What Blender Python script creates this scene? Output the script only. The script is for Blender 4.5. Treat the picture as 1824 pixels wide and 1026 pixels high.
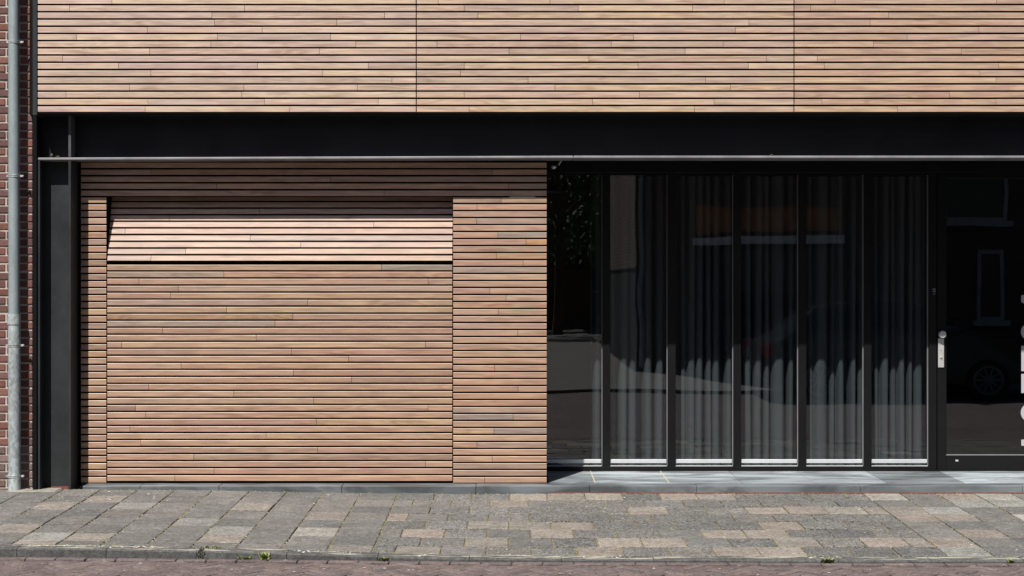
import bpy, math, random
from mathutils import Vector, Matrix
R = math.radians
random.seed(11)
scene = bpy.context.scene
for o in list(bpy.data.objects):
    bpy.data.objects.remove(o)
COL = scene.collection

# ------------------------------------------------------------------ camera
F, D, EYE = 2700.0, 12.56, 1.75            # focal length in photo pixels, camera distance, eye height
cam_d = bpy.data.cameras.new('camera')
cam = bpy.data.objects.new('camera', cam_d)
COL.objects.link(cam)
cam.location = (0, -D, EYE)
cam.rotation_euler = (R(90), 0, 0)
cam_d.sensor_width = 36
cam_d.lens = 36 * F / 1824
cam_d.shift_y = -28 / 1824
cam_d.clip_end = 600
scene.camera = cam

# ------------------------------------------------------------------ sky, sun, exposure
SUN = Vector((-0.44, -1.0, 1.62)).normalized()        # direction towards the sun
world = bpy.data.worlds.new('World')
scene.world = world
world.use_nodes = True
wn = world.node_tree.nodes
sky = wn.new('ShaderNodeTexSky')
sky.sky_type = 'NISHITA'
sky.sun_disc = False
sky.sun_elevation = math.asin(SUN.z)
sky.sun_rotation = math.atan2(SUN.x, SUN.y)
bgn = wn['Background']
bgn.inputs['Strength'].default_value = 0.05
world.node_tree.links.new(sky.outputs[0], bgn.inputs[0])
sd = bpy.data.lights.new('sun', 'SUN')
sd.energy = 5.0
sd.angle = R(0.5)
sd.color = (1.0, 0.955, 0.89)
so = bpy.data.objects.new('sun', sd)
COL.objects.link(so)
so.location = (-6, -14, 24)
so.rotation_euler = (-SUN).to_track_quat('-Z', 'Y').to_euler()
vs = scene.view_settings
vs.view_transform = 'Standard'
vs.look = 'None'
vs.gamma = 1
vs.use_curve_mapping = False
vs.exposure = 0.5

# ------------------------------------------------------------------ helpers
def PX(px, Y): return (px - 912) * (D + Y) / F         # photo column -> X at depth Y
def PZ(py, Y): return EYE - (py - 485) * (D + Y) / F   # photo row -> Z at depth Y

def lin(c):
    return tuple((v / 12.92 if v <= .04045 else ((v + .055) / 1.055) ** 2.4) for v in c)

class MB:
    def __init__(s): s.v = []; s.f = []
    def add(s, vs_, fs_):
        b = len(s.v); s.v += [tuple(v) for v in vs_]; s.f += [tuple(b + i for i in f) for f in fs_]
        return s
    def box(s, x0, x1, y0, y1, z0, z1, c=0.0):
        if x1 < x0: x0, x1 = x1, x0
        if y1 < y0: y0, y1 = y1, y0
        if z1 < z0: z0, z1 = z1, z0
        if c <= 0:
            v = [(x0,y0,z0),(x1,y0,z0),(x1,y1,z0),(x0,y1,z0),(x0,y0,z1),(x1,y0,z1),(x1,y1,z1),(x0,y1,z1)]
            f = [(3,2,1,0),(4,5,6,7),(0,1,5,4),(1,2,6,5),(2,3,7,6),(3,0,4,7)]
            return s.add(v, f)
        # chamfered box: three vertices per corner
        v = []; idx = {}
        for i, X in enumerate((x0, x1)):
            for j, Y in enumerate((y0, y1)):
                for k, Z in enumerate((z0, z1)):
                    sx, sy, sz = (1, -1)[i]*c, (1, -1)[j]*c, (1, -1)[k]*c
                    idx[i,j,k,0] = len(v); v.append((X, Y+sy, Z+sz))
                    idx[i,j,k,1] = len(v); v.append((X+sx, Y, Z+sz))
                    idx[i,j,k,2] = len(v); v.append((X+sx, Y+sy, Z))
        f = []
        g = lambda *a: idx[a]
        f += [(g(0,0,0,0),g(0,0,1,0),g(0,1,1,0),g(0,1,0,0)), (g(1,0,0,0),g(1,1,0,0),g(1,1,1,0),g(1,0,1,0))]
        f += [(g(0,0,0,1),g(1,0,0,1),g(1,0,1,1),g(0,0,1,1)), (g(0,1,0,1),g(0,1,1,1),g(1,1,1,1),g(1,1,0,1))]
        f += [(g(0,0,0,2),g(0,1,0,2),g(1,1,0,2),g(1,0,0,2)), (g(0,0,1,2),g(1,0,1,2),g(1,1,1,2),g(0,1,1,2))]
        for a in (0,1):
            for b in (0,1):
                f.append((g(0,a,b,1),g(1,a,b,1),g(1,a,b,2),g(0,a,b,2)))
                f.append((g(a,0,b,0),g(a,1,b,0),g(a,1,b,2),g(a,0,b,2)))
                f.append((g(a,b,0,0),g(a,b,1,0),g(a,b,1,1),g(a,b,0,1)))
                for d in (0,1):
                    f.append((g(a,b,d,0),g(a,b,d,1),g(a,b,d,2)))
        return s.add(v, f)
    def tube(s, p0, p1, r0, r1=None, n=16, caps=True):
        if r1 is None: r1 = r0
        p0, p1 = Vector(p0), Vector(p1)
        ax = (p1 - p0).normalized()
        u = ax.orthogonal().normalized(); w = ax.cross(u)
        v = []
        for p, r in ((p0, r0), (p1, r1)):
            for i in range(n):
                a = 2*math.pi*i/n
                v.append(p + u*math.cos(a)*r + w*math.sin(a)*r)
        f = [(i, (i+1) % n, n+(i+1) % n, n+i) for i in range(n)]
        if caps: f += [tuple(range(n-1, -1, -1)), tuple(range(n, 2*n))]
        return s.add(v, f)
    def prism(s, pts, y0, y1):      # polygon in XZ, extruded along Y
        n = len(pts)
        v = [(x, y0, z) for x, z in pts] + [(x, y1, z) for x, z in pts]
        f = [tuple(range(n)), tuple(range(2*n-1, n-1, -1))] + [(i, n+i, n+(i+1) % n, (i+1) % n) for i in range(n)]
        return s.add(v, f)
    def build(s, name, m, parent=None, loc=None, fix=True, smooth=False):
        me = bpy.data.meshes.new(name)
        me.from_pydata(s.v, [], s.f)
        if fix:
            import bmesh
            bm = bmesh.new(); bm.from_mesh(me)
            bmesh.ops.recalc_face_normals(bm, faces=bm.faces)
            bm.to_mesh(me); bm.free()
        if smooth:
            for p in me.polygons: p.use_smooth = True
            try: me.set_sharp_from_angle(angle=R(35))
            except Exception: pass
        me.materials.append(m)
        me.update()
        o = bpy.data.objects.new(name, me)
        COL.objects.link(o)
        if loc is not None: o.location = loc
        if parent is not None: o.parent = parent
        return o

def empty(name, loc=(0,0,0), parent=None):
    o = bpy.data.objects.new(name, None)
    o.empty_display_size = .2
    COL.objects.link(o)
    o.location = loc
    if parent is not None: o.parent = parent
    return o

def tag(o, label=None, cat=None, group=None, kind=None):
    if label: o['label'] = label
    if cat: o['category'] = cat
    if group: o['group'] = group
    if kind: o['kind'] = kind
    return o

# ------------------------------------------------------------------ materials
def newmat(name):
    m = bpy.data.materials.new(name); m.use_nodes = True
    nt = m.node_tree
    return m, nt, nt.nodes, nt.links, nt.nodes['Principled BSDF']

def nd(nodes, t, **kw):
    n = nodes.new(t)
    for k, v in kw.items(): setattr(n, k, v)
    return n

def math_n(nodes, links, op, a, b=None, clamp=False):
    n = nodes.new('ShaderNodeMath'); n.operation = op; n.use_clamp = clamp
    for i, x in enumerate((a, b)):
        if x is None: continue
        if isinstance(x, (int, float)): n.inputs[i].default_value = x
        else: links.new(x, n.inputs[i])
    return n.outputs[0]

def mixc(nodes, links, fac, a, b, mode='MIX'):
    n = nodes.new('ShaderNodeMix'); n.data_type = 'RGBA'; n.blend_type = mode
    def put(s, x):
        if isinstance(x, (int, float)): s.default_value = x if s.type == 'VALUE' else (x, x, x, 1)
        elif isinstance(x, tuple): s.default_value = (*x[:3], 1)
        else: links.new(x, s)
    put(n.inputs[0], fac); put(n.inputs[6], a); put(n.inputs[7], b)
    return n.outputs[2]

def ramp(nodes, links, x, p0, p1, v0=0.0, v1=1.0):
    n = nodes.new('ShaderNodeMapRange')
    n.inputs[1].default_value = p0; n.inputs[2].default_value = p1
    n.inputs[3].default_value = v0; n.inputs[4].default_value = v1
    links.new(x, n.inputs[0])
    return n.outputs[0]

def noise(nodes, links, vec, scale, detail=3, rough=.55, dist=0.0):
    n = nodes.new('ShaderNodeTexNoise')
    n.inputs['Scale'].default_value = scale; n.inputs['Detail'].default_value = detail
    n.inputs['Roughness'].default_value = rough; n.inputs['Distortion'].default_value = dist
    if vec is not None: links.new(vec, n.inputs['Vector'])
    return n.outputs['Fac']

def mapping(nodes, links, vec, scale=(1,1,1), loc=None):
    n = nodes.new('ShaderNodeMapping')
    n.inputs['Scale'].default_value = scale
    links.new(vec, n.inputs['Vector'])
    if loc is not None: links.new(loc, n.inputs['Location'])
    return n.outputs[0]

def bump(nodes, links, bsdf, h, strength, dist):
    b = nodes.new('ShaderNodeBump')
    b.inputs['Strength'].default_value = strength; b.inputs['Distance'].default_value = dist
    links.new(h, b.inputs['Height']); links.new(b.outputs[0], bsdf.inputs['Normal'])

def plain(name, col, rough=.6, metal=0.0, vary=.18, scale=6.0, bmp=0.0, spec=.5, dust=None):
    m, nt, N, L, P = newmat(name)
    tc = N.new('ShaderNodeTexCoord')
    a = noise(N, L, tc.outputs['Object'], scale, 5, .6)
    f = ramp(N, L, a, .3, .7, 1 - vary, 1 + vary)
    c = mixc(N, L, 1.0, col, f, 'MULTIPLY')
    if dust:
        b = noise(N, L, tc.outputs['Object'], scale*7, 6, .7)
        c = mixc(N, L, ramp(N, L, b, .55, .8, 0, dust[1]), c, dust[0])
    L.new(c, P.inputs['Base Color'])
    P.inputs['Metallic'].default_value = metal
    P.inputs['Specular IOR Level'].default_value = spec
    L.new(ramp(N, L, a, .3, .7, max(.03, rough-.08), min(1, rough+.08)), P.inputs['Roughness'])
    if bmp: bump(N, L, P, noise(N, L, tc.outputs['Object'], scale*12, 4, .6), bmp, .004)
    return m

def wood_mat():
    m, nt, N, L, P = newmat('hardwood_slat')
    tc = N.new('ShaderNodeTexCoord'); oi = N.new('ShaderNodeObjectInfo')
    cx = N.new('ShaderNodeCombineXYZ')
    L.new(math_n(N, L, 'MULTIPLY', oi.outputs['Random'], 91.0), cx.inputs[0])
    L.new(math_n(N, L, 'MULTIPLY', oi.outputs['Random'], 37.0), cx.inputs[2])
    ob = tc.outputs['Object']
    v = N.new('ShaderNodeVectorMath'); v.operation = 'ADD'
    L.new(ob, v.inputs[0]); L.new(cx.outputs[0], v.inputs[1])
    v = v.outputs[0]
    fine = noise(N, L, mapping(N, L, v, (2.6, 50, 75)), 1.0, 5, .65)
    mid = noise(N, L, mapping(N, L, v, (3.2, 20, 26)), 1.0, 4, .6, .5)
    broad = noise(N, L, mapping(N, L, v, (3.0, 6, 7)), 1.0, 2, .5)
    # growth rings, strong on a few boards only (cathedral figure)
    ring = noise(N, L, mapping(N, L, v, (1.9, 10, 17)), 1.0, 1, .4, .3)
    ring = math_n(N, L, 'SINE', math_n(N, L, 'MULTIPLY', ring, 44.0))
    ring = ramp(N, L, ring, -1, 1, 0, 1)
    pick = math_n(N, L, 'FRACT', math_n(N, L, 'MULTIPLY', oi.outputs['Random'], 17.31))
    rs = math_n(N, L, 'MULTIPLY', ramp(N, L, pick, .25, 1.0, .08, .7), ramp(N, L, broad, .4, .62, 0.15, 1))
    c = oi.outputs['Color']
    c = mixc(N, L, ramp(N, L, broad, .36, .66, 0, .7), c, mixc(N, L, 1.0, c, (1.06, 1.06, .97), 'MULTIPLY'))
    c = mixc(N, L, ramp(N, L, mid, .42, .62, 0, .85), c, mixc(N, L, 1.0, c, (.74, .66, .68), 'MULTIPLY'))
    c = mixc(N, L, 1.0, c, ramp(N, L, fine, .30, .70, .72, 1.24), 'MULTIPLY')
    c = mixc(N, L, math_n(N, L, 'MULTIPLY', ring, rs), c, mixc(N, L, 1.0, c, (.55, .45, .38), 'MULTIPLY'))
    L.new(c, P.inputs['Base Color'])
    L.new(ramp(N, L, mid, .3, .7, .43, .53), P.inputs['Roughness'])
    P.inputs['Specular IOR Level'].default_value = 1.0
    P.inputs['IOR'].default_value = 1.62
    bump(N, L, P, fine, .25, .0012)
    return m

def stone_mat(name, agg=.35, agg_scale=170, rough=.85, scuff=.25, crust=0.0):
    """concrete paver, colour per object, exposed aggregate specks and pale worn scuffs"""
    m, nt, N, L, P = newmat(name)
    tc = N.new('ShaderNodeTexCoord'); oi = N.new('ShaderNodeObjectInfo')
    g = N.new('ShaderNodeNewGeometry')
    pos = g.outputs['Position']
    a = noise(N, L, pos, agg_scale, 3, .7)
    b = noise(N, L, pos, 7, 4, .6)
    d = noise(N, L, pos, 30, 5, .65)
    c = oi.outputs['Color']
    c = mixc(N, L, 1.0, c, ramp(N, L, a, .3, .7, 1-agg, 1+agg), 'MULTIPLY')
    c = mixc(N, L, 1.0, c, ramp(N, L, b, .3, .7, .82, 1.16), 'MULTIPLY')
    c = mixc(N, L, 1.0, c, ramp(N, L, d, .3, .7, .66, 1.34), 'MULTIPLY')
    sc = noise(N, L, mapping(N, L, pos, (5, 16, 5)), 1.0, 6, .7)
    c = mixc(N, L, ramp(N, L, sc, .66, .72, 0, scuff), c, (.55, .54, .50))
    if crust:      # pale lichen and dried dirt lying on the upward faces
        sn = N.new('ShaderNodeSeparateXYZ'); L.new(g.outputs['True Normal'], sn.inputs[0])
        cn = noise(N, L, mapping(N, L, pos, (4, 22, 5)), 1.0, 7, .72)
        cf = math_n(N, L, 'MULTIPLY', ramp(N, L, cn, .50, .56, 0, crust), ramp(N, L, sn.outputs[2], .8, .9, 0, 1))
        c = mixc(N, L, cf, c, (.36, .34, .28))
    st = noise(N, L, pos, 2.6, 6, .7)
    c = mixc(N, L, ramp(N, L, st, .56, .74, 0, .45), c, mixc(N, L, 1.0, c, (.52, .52, .50), 'MULTIPLY'))
    L.new(c, P.inputs['Base Color'])
    P.inputs['Roughness'].default_value = rough
    P.inputs['Specular IOR Level'].default_value = .3
    bump(N, L, P, a, .5, .003)
    return m

def brick_obj_mat():
    m, nt, N, L, P = newmat('red_clay_brick')
    oi = N.new('ShaderNodeObjectInfo'); g = N.new('ShaderNodeNewGeometry')
    a = noise(N, L, g.outputs['Position'], 45, 6, .7)
    b = noise(N, L, g.outputs['Position'], 160, 3, .7)
    c = mixc(N, L, 1.0, oi.outputs['Color'], ramp(N, L, a, .3, .7, .72, 1.25), 'MULTIPLY')
    c = mixc(N, L, 1.0, c, ramp(N, L, b, .3, .7, .85, 1.15), 'MULTIPLY')
    L.new(c, P.inputs['Base Color'])
    P.inputs['Roughness'].default_value = .88
    P.inputs['Specular IOR Level'].default_value = .25
    bump(N, L, P, a, .5, .004)
    return m

def brick_wall_mat(name, c1, c2, mort, mort_size=.006):
    """far brickwork, too far to pick the bricks apart: colour pattern with relief"""
    m, nt, N, L, P = newmat(name)
    g = N.new('ShaderNodeNewGeometry')
    sp = N.new('ShaderNodeSeparateXYZ'); L.new(g.outputs['Position'], sp.inputs[0])
    cb = N.new('ShaderNodeCombineXYZ')
    L.new(math_n(N, L, 'ADD', sp.outputs[0], sp.outputs[1]), cb.inputs[0]); L.new(sp.outputs[2], cb.inputs[1])
    t = N.new('ShaderNodeTexBrick')
    L.new(cb.outputs[0], t.inputs['Vector'])
    t.inputs['Color1'].default_value = (*c1, 1); t.inputs['Color2'].default_value = (*c2, 1)
    t.inputs['Mortar'].default_value = (*mort, 1)
    t.inputs['Scale'].default_value = 1.0
    t.inputs['Mortar Size'].default_value = mort_size
    t.inputs['Brick Width'].default_value = .22; t.inputs['Row Height'].default_value = .066
    a = noise(N, L, g.outputs['Position'], 9, 5, .6)
    c = mixc(N, L, 1.0, t.outputs['Color'], ramp(N, L, a, .3, .7, .8, 1.2), 'MULTIPLY')
    L.new(c, P.inputs['Base Color']); P.inputs['Roughness'].default_value = .9
    bump(N, L, P, math_n(N, L, 'SUBTRACT', 1.0, t.outputs['Fac']), .6, .01)
    return m

def glass_mat():
    m, nt, N, L, P = newmat('window_glass')
    N.remove(P)
    out = N['Material Output']
    tr = N.new('ShaderNodeBsdfTransparent'); tr.inputs[0].default_value = (.80, .825, .835, 1)
    gl = N.new('ShaderNodeBsdfGlossy'); gl.inputs['Roughness'].default_value = 0.0
    gl.inputs[0].default_value = (.95, .97, 1, 1)
    lw = N.new('ShaderNodeLayerWeight'); lw.inputs[0].default_value = .5
    f = math_n(N, L, 'POWER', lw.outputs['Facing'], 5.0)
    f = math_n(N, L, 'ADD', math_n(N, L, 'MULTIPLY', f, .85), GLASS_R)
    # slight roller-wave distortion of float glass
    g = N.new('ShaderNodeNewGeometry')
    nz = noise(N, L, mapping(N, L, g.outputs['Position'], (1.2, 1, 2.0)), 1.0, 1, .4)
    b = N.new('ShaderNodeBump'); b.inputs['Strength'].default_value = .05; b.inputs['Distance'].default_value = .02
    L.new(nz, b.inputs['Height']); L.new(b.outputs[0], gl.inputs['Normal'])
    mx = N.new('ShaderNodeMixShader')
    L.new(f, mx.inputs[0]); L.new(tr.outputs[0], mx.inputs[1]); L.new(gl.outputs[0], mx.inputs[2])
    L.new(mx.outputs[0], out.inputs[0])
    return m
GLASS_R = .065

def curtain_mat():
    m, nt, N, L, P = newmat('grey_curtain_fabric')
    N.remove(P)
    out = N['Material Output']
    g = N.new('ShaderNodeNewGeometry')
    w = noise(N, L, mapping(N, L, g.outputs['Position'], (500, 500, 500)), 1.0, 2)
    c = mixc(N, L, 1.0, (.115, .126, .13), ramp(N, L, w, .3, .7, .9, 1.1), 'MULTIPLY')
    d = N.new('ShaderNodeBsdfDiffuse'); t = N.new('ShaderNodeBsdfTranslucent')
    L.new(c, d.inputs[0]); L.new(c, t.inputs[0])
    mx = N.new('ShaderNodeMixShader'); mx.inputs[0].default_value = .12
    L.new(d.outputs[0], mx.inputs[1]); L.new(t.outputs[0], mx.inputs[2])
    L.new(mx.outputs[0], out.inputs[0])
    return m

def zinc_mat(name, base, spang):
    m, nt, N, L, P = newmat(name)
    tc = N.new('ShaderNodeTexCoord')
    v = N.new('ShaderNodeTexVoronoi'); v.inputs['Scale'].default_value = 60
    L.new(mapping(N, L, tc.outputs['Object'], (1, 1, .55)), v.inputs['Vector'])
    a = noise(N, L, mapping(N, L, tc.outputs['Object'], (6, 6, 1.5)), 1.0, 6, .65)
    sp = N.new('ShaderNodeSeparateColor'); L.new(v.outputs['Color'], sp.inputs[0])
    c = mixc(N, L, 1.0, base, ramp(N, L, sp.outputs[0], 0, 1, 1-spang, 1+spang), 'MULTIPLY')
    c = mixc(N, L, 1.0, c, ramp(N, L, a, .3, .7, .78, 1.2), 'MULTIPLY')
    L.new(c, P.inputs['Base Color'])
    P.inputs['Metallic'].default_value = .35
    L.new(ramp(N, L, a, .3, .7, .45, .62), P.inputs['Roughness'])
    return m

def slab_mat():
    m, nt, N, L, P = newmat('bluestone')
    oi = N.new('ShaderNodeObjectInfo'); g = N.new('ShaderNodeNewGeometry')
    pos = g.outputs['Position']
    a = noise(N, L, mapping(N, L, pos, (1.5, 5, 4)), 1.0, 5, .6, .8)
    b = noise(N, L, pos, 140, 3, .6)
    s = noise(N, L, mapping(N, L, pos, (3, 9, 9)), 1.0, 6, .7)
    c = mixc(N, L, 1.0, oi.outputs['Color'], ramp(N, L, a, .38, .62, .52, 1.30), 'MULTIPLY')
    c = mixc(N, L, 1.0, c, ramp(N, L, b, .3, .7, .88, 1.1), 'MULTIPLY')
    c = mixc(N, L, ramp(N, L, s, .6, .75, 0, .35), c, (.46, .45, .42))
    L.new(c, P.inputs['Base Color'])
    L.new(ramp(N, L, a, .3, .7, .40, .62), P.inputs['Roughness'])
    bump(N, L, P, b, .2, .002)
    return m

def joint_mat():
    m, nt, N, L, P = newmat('sand_and_moss_joint')
    g = N.new('ShaderNodeNewGeometry'); pos = g.outputs['Position']
    a = noise(N, L, pos, 5, 5, .65); b = noise(N, L, pos, 70, 4, .7)
    c = mixc(N, L, ramp(N, L, a, .42, .6, 0, 1), (.13, .11, .08), (.20, .165, .085))
    c = mixc(N, L, ramp(N, L, noise(N, L, pos, 2.3, 4), .55, .65, 0, .8), c, (.09, .10, .045))
    c = mixc(N, L, 1.0, c, ramp(N, L, b, .3, .7, .6, 1.4), 'MULTIPLY')
    L.new(c, P.inputs['Base Color']); P.inputs['Roughness'].default_value = .95
    bump(N, L, P, b, .8, .006)
    return m

def road_mat():
    m, nt, N, L, P = newmat('clinker_road')
    g = N.new('ShaderNodeNewGeometry'); pos = g.outputs['Position']
    t = N.new('ShaderNodeTexBrick'); L.new(pos, t.inputs['Vector'])
    t.inputs['Color1'].default_value = (.12, .09, .086, 1); t.inputs['Color2'].default_value = (.105, .083, .081, 1)
    t.inputs['Mortar'].default_value = (.05, .045, .04, 1); t.inputs['Scale'].default_value = 1
    t.inputs['Mortar Size'].default_value = .008; t.inputs['Brick Width'].default_value = .2; t.inputs['Row Height'].default_value = .1
    a = noise(N, L, pos, 3, 6, .65)
    c = mixc(N, L, 1.0, t.outputs['Color'], ramp(N, L, a, .3, .7, .75, 1.25), 'MULTIPLY')
    L.new(c, P.inputs['Base Color']); P.inputs['Roughness'].default_value = .85
    return m

def leaf_mat(name, col):
    m, nt, N, L, P = newmat(name)
    g = N.new('ShaderNodeNewGeometry')
    a = noise(N, L, g.outputs['Position'], 3.0, 3, .6)
    c = mixc(N, L, 1.0, col, ramp(N, L, a, .3, .7, .6, 1.5), 'MULTIPLY')
    L.new(c, P.inputs['Base Color']); P.inputs['Roughness'].default_value = .6
    P.inputs['Subsurface Weight'].default_value = 0
    return m

M = dict(
    wood=wood_mat(),
    membrane=plain('black_membrane', (.006, .006, .007), .8, vary=.2, spec=.1),
    steel=plain('charcoal_painted_steel', (.023, .0265, .029), .5, vary=.2, scale=3, bmp=.08, spec=.3, dust=((.10, .10, .10), .16)),
    beam=plain('black_painted_steel', (.011, .011, .013), .45, vary=.2, scale=3, bmp=.08, spec=.3, dust=((.08, .08, .08), .06)),
    edge=plain('dusty_sunlit_steel', (.19, .19, .20), .5, vary=.25, scale=4, spec=.6, dust=((.3, .3, .28), .25)),  # lower flange: dust, plus a paler colour standing for sun on its edge
    edge2=plain('sunlit_black_steel', (.075, .075, .08), .5, vary=.25, scale=4, spec=.4),  # beam steel again, colour lifted to read as the sunlit stiffener
    offwhite=plain('shaded_white_paint', (.36, .36, .37), .6, vary=.15),  # white window paint, dimmed in its colour to stand for shade
    primer=plain('red_lead_primer', (.16, .045, .03), .7, vary=.3, scale=14),
    alu=plain('anthracite_aluminium', (.0075, .0073, .008), .42, vary=.08, scale=2, spec=.22),
    alubar=plain('satin_aluminium', (.62, .64, .66), .4, metal=.3, vary=.06, scale=4),
    gasket=plain('grey_gasket', (.20, .20, .21), .5, vary=.1),
    steel_bright=plain('brushed_steel', (.62, .62, .62), .38, metal=.45, vary=.06, scale=8),
    glass=glass_mat(), curtain=curtain_mat(),
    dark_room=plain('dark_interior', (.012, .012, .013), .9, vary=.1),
    slab=slab_mat(), paver=stone_mat('concrete_paver', .5, 85, .88, .45),
    aggr=stone_mat('exposed_aggregate_paver', .95, 70, .85, .2),
    kerb=stone_mat('concrete_kerb', .45, 90, .88, .35, .9),
    clinker=stone_mat('clinker_brick', .2, 120, .82, .05),
    joint=joint_mat(), road=road_mat(),
    brick=brick_obj_mat(), mortar=plain('pale_mortar', (.47, .42, .37), .95, vary=.2, scale=20, bmp=.5),
    zinc=zinc_mat('galvanised_steel', (.40, .445, .455), .26), zinc2=zinc_mat('weathered_zinc', (.29, .34, .355), .04),
    white=plain('white_paint', (.75, .75, .73), .5, vary=.08), letter=plain('pale_vinyl', (.42, .41, .44), .5, vary=.05),
    brickA=brick_wall_mat('far_brown_brick', (.13, .07, .05), (.09, .055, .045), (.15, .135, .115)),
    brickS=brick_wall_mat('far_sunlit_brick', (.27, .20, .17), (.19, .14, .12), (.06, .05, .045), .012),  # paler copy of the house brick, sunlit tone put into the colour
    brickB=brick_wall_mat('far_red_brick', (.30, .12, .08), (.23, .10, .07), (.33, .30, .26)),
    tile=plain('dark_roof_tile', (.10, .07, .06), .8, vary=.3, scale=10),
    tan=plain('orange_wood_panel', (.42, .16, .05), .6, vary=.3, scale=5),
    ground=plain('sandy_ground', (.11, .10, .08), .95, vary=.3, scale=2),
    opp=plain('grey_concrete_tiles', (.15, .14, .13), .9, vary=.25, scale=4),
    leaf=leaf_mat('green_leaf', (.05, .085, .025)), weed=leaf_mat('weed_leaf', (.16, .20, .06)),
    dry=leaf_mat('dry_moss', (.20, .165, .085)), bark=plain('bark', (.09, .07, .05), .95, vary=.3, scale=12),
    litter=plain('pale_litter', (.50, .49, .45), .8, vary=.2), deadleaf=plain('dead_leaf', (.48, .43, .33), .8, vary=.3, scale=40),
    carpaint=plain('dark_car_paint', (.015, .02, .028), .22, vary=.03), tyre=plain('tyre_rubber', (.015, .015, .015), .8),
    carglass=plain('tinted_car_glass', (.01, .012, .014), .08, vary=.02), red=plain('red_lens', (.35, .02, .02), .25),
    patch=plain('pale_cement', (.24, .22, .19), .95, vary=.3, scale=20, bmp=.5),
    grout=plain('pale_grout', (.42, .38, .27), .9, vary=.3, scale=30),
    rust=plain('rust_red_edge', (.17, .06, .045), .8, vary=.35, scale=18),
)

# ------------------------------------------------------------------ the timber-clad building
B = tag(empty('timber_clad_building', (0, 0, 0)),
        'modern building with horizontal wooden slats above black steel beam, garage door and glass front', 'building')

PITCH, SH = .0583, .0434        # slat pitch and slat height
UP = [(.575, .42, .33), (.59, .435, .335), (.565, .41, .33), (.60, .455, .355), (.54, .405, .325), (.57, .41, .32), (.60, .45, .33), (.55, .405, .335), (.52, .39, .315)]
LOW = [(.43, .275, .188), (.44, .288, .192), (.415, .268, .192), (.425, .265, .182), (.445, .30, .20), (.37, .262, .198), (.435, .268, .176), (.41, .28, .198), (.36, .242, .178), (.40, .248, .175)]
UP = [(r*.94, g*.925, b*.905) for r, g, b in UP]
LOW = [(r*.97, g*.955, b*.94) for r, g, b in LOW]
GREY = (.30, .235, .19); ORANGE = (.42, .235, .11)

def slat(parent, X0, X1, yf, zc, col, thick=.014, h=SH, rng=random):
    """one board: chamfered prism with its own origin in the middle of its front"""
    L_ = X1 - X0
    c = .0016
    k = thick*math.tan(R(6))          # rhombus profile: top and bottom edges slope down to the front
    p = [(0, -h/2+c), (c, -h/2+.0004), (thick-c, -h/2+k), (thick, -h/2+k+c), (thick, h/2+k-c), (thick-c, h/2+k), (c*1.1, h/2+.0006), (0, h/2-c*1.0)]
    n = 8
    e = .0009
    mb = MB()
    v = [(-L_/2, y, z) for y, z in p] + [(L_/2, y, z) for y, z in p]
    f = [(i, i+n, (i+1) % n+n, (i+1) % n) for i in range(n)] + [tuple(range(n)), tuple(range(2*n-1, n-1, -1))]
    mb.add(v, f)
    o = mb.build('slat', M['wood'], parent, loc=((X0+X1)/2, yf+rng.uniform(-.0006, .0006), zc+rng.uniform(-.0006, .0006)))
    k = rng.uniform(.92, 1.07)
    o.color = (col[0]*k, col[1]*k*rng.uniform(.98, 1.02), col[2]*k*rng.uniform(.95, 1.05), 1)
    return o

def row(parent, xs, yf, zc, pal, gap=.0034, cols=None, **kw):
    for i in range(len(xs)-1):
        c = random.choice(pal)
        if cols and i in cols: c = cols[i]
        slat(parent, xs[i]+gap/2, xs[i+1]-gap/2, yf, zc, c, **kw)

# ---- upper storey cladding, three panels
YU = -.306
UJ = [[199.3, 780.5, 979.6, 1290, 1487.7, 1775],
      [123.5, 435.3, 826.8, 1030, 1233.8, 1444],
      [377.4, 685, 851.3, 1583],
      [382.2, 599.6, 1334, 1550],
      [262.3, 466.9, 1310, 1743.7],
      [136.6, 387.3, 588.6, 927.4, 1128.5, 1616],
      [375.7, 633.6, 778.4, 1088.8, 1288, 1555.6],
      [266.4, 568.6, 906.6, 1220.4, 1712.4],
      [111.4, 1048.9, 1365, 1456],
      [211, 458.8, 656, 827, 1136.6, 1333, 1468.4, 1779],
      [268.6, 574, 820, 1745.5],
      [698, 940.6, 1257, 1774],
      [230.5, 434.4, 636.4, 988.6, 1301],
      [117.5, 430.4, 826.8, 1139.3, 1691.5],
      [263.4, 470.8, 673.7, 1055.5, 1272, 1464, 1774],
      [258.6, 516, 835.5, 1237, 1598.8]]
panel_px = [66.5, 741.4, 1414.4, 2087]
zb = PZ(194.6, YU)
panels = []
for k in range(3):
    pnl = empty('cladding_panel', (0, 0, 0), B)
    panels.append(pnl)
    a, b = PX(panel_px[k], YU), PX(panel_px[k+1], YU)
    MB().box(a+.002, b-.002, YU+.040, YU+.060, zb-.026, 4.62).build('backing', M['membrane'], pnl)
    for i in range(16+8):
        r = 15 - i
        z = zb + i*PITCH
        if r >= 0:
            js = [PX(j, YU) for j in UJ[r] if panel_px[k]+4 < j < panel_px[k+1]-4]
            if k == 2:
                js.append(PX(1850+random.uniform(0, 180), YU))
        else:
            js = sorted(a + (b-a)*random.uniform(.1+.45*q, .45+.45*q) for q in range(2))
        xs = [a+.0025] + js + [b-.0025]
        # the right-hand panels are a little browner than the left one
        pal = UP if k == 0 else ([tuple(v*w for v, w in zip(c, (.95, .94, .90))) for c in UP] if k == 1
                                 else [tuple(v*w for v, w in zip(c, (.90, .86, .80))) for c in UP])
        row(pnl, xs, YU, z, pal)
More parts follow.
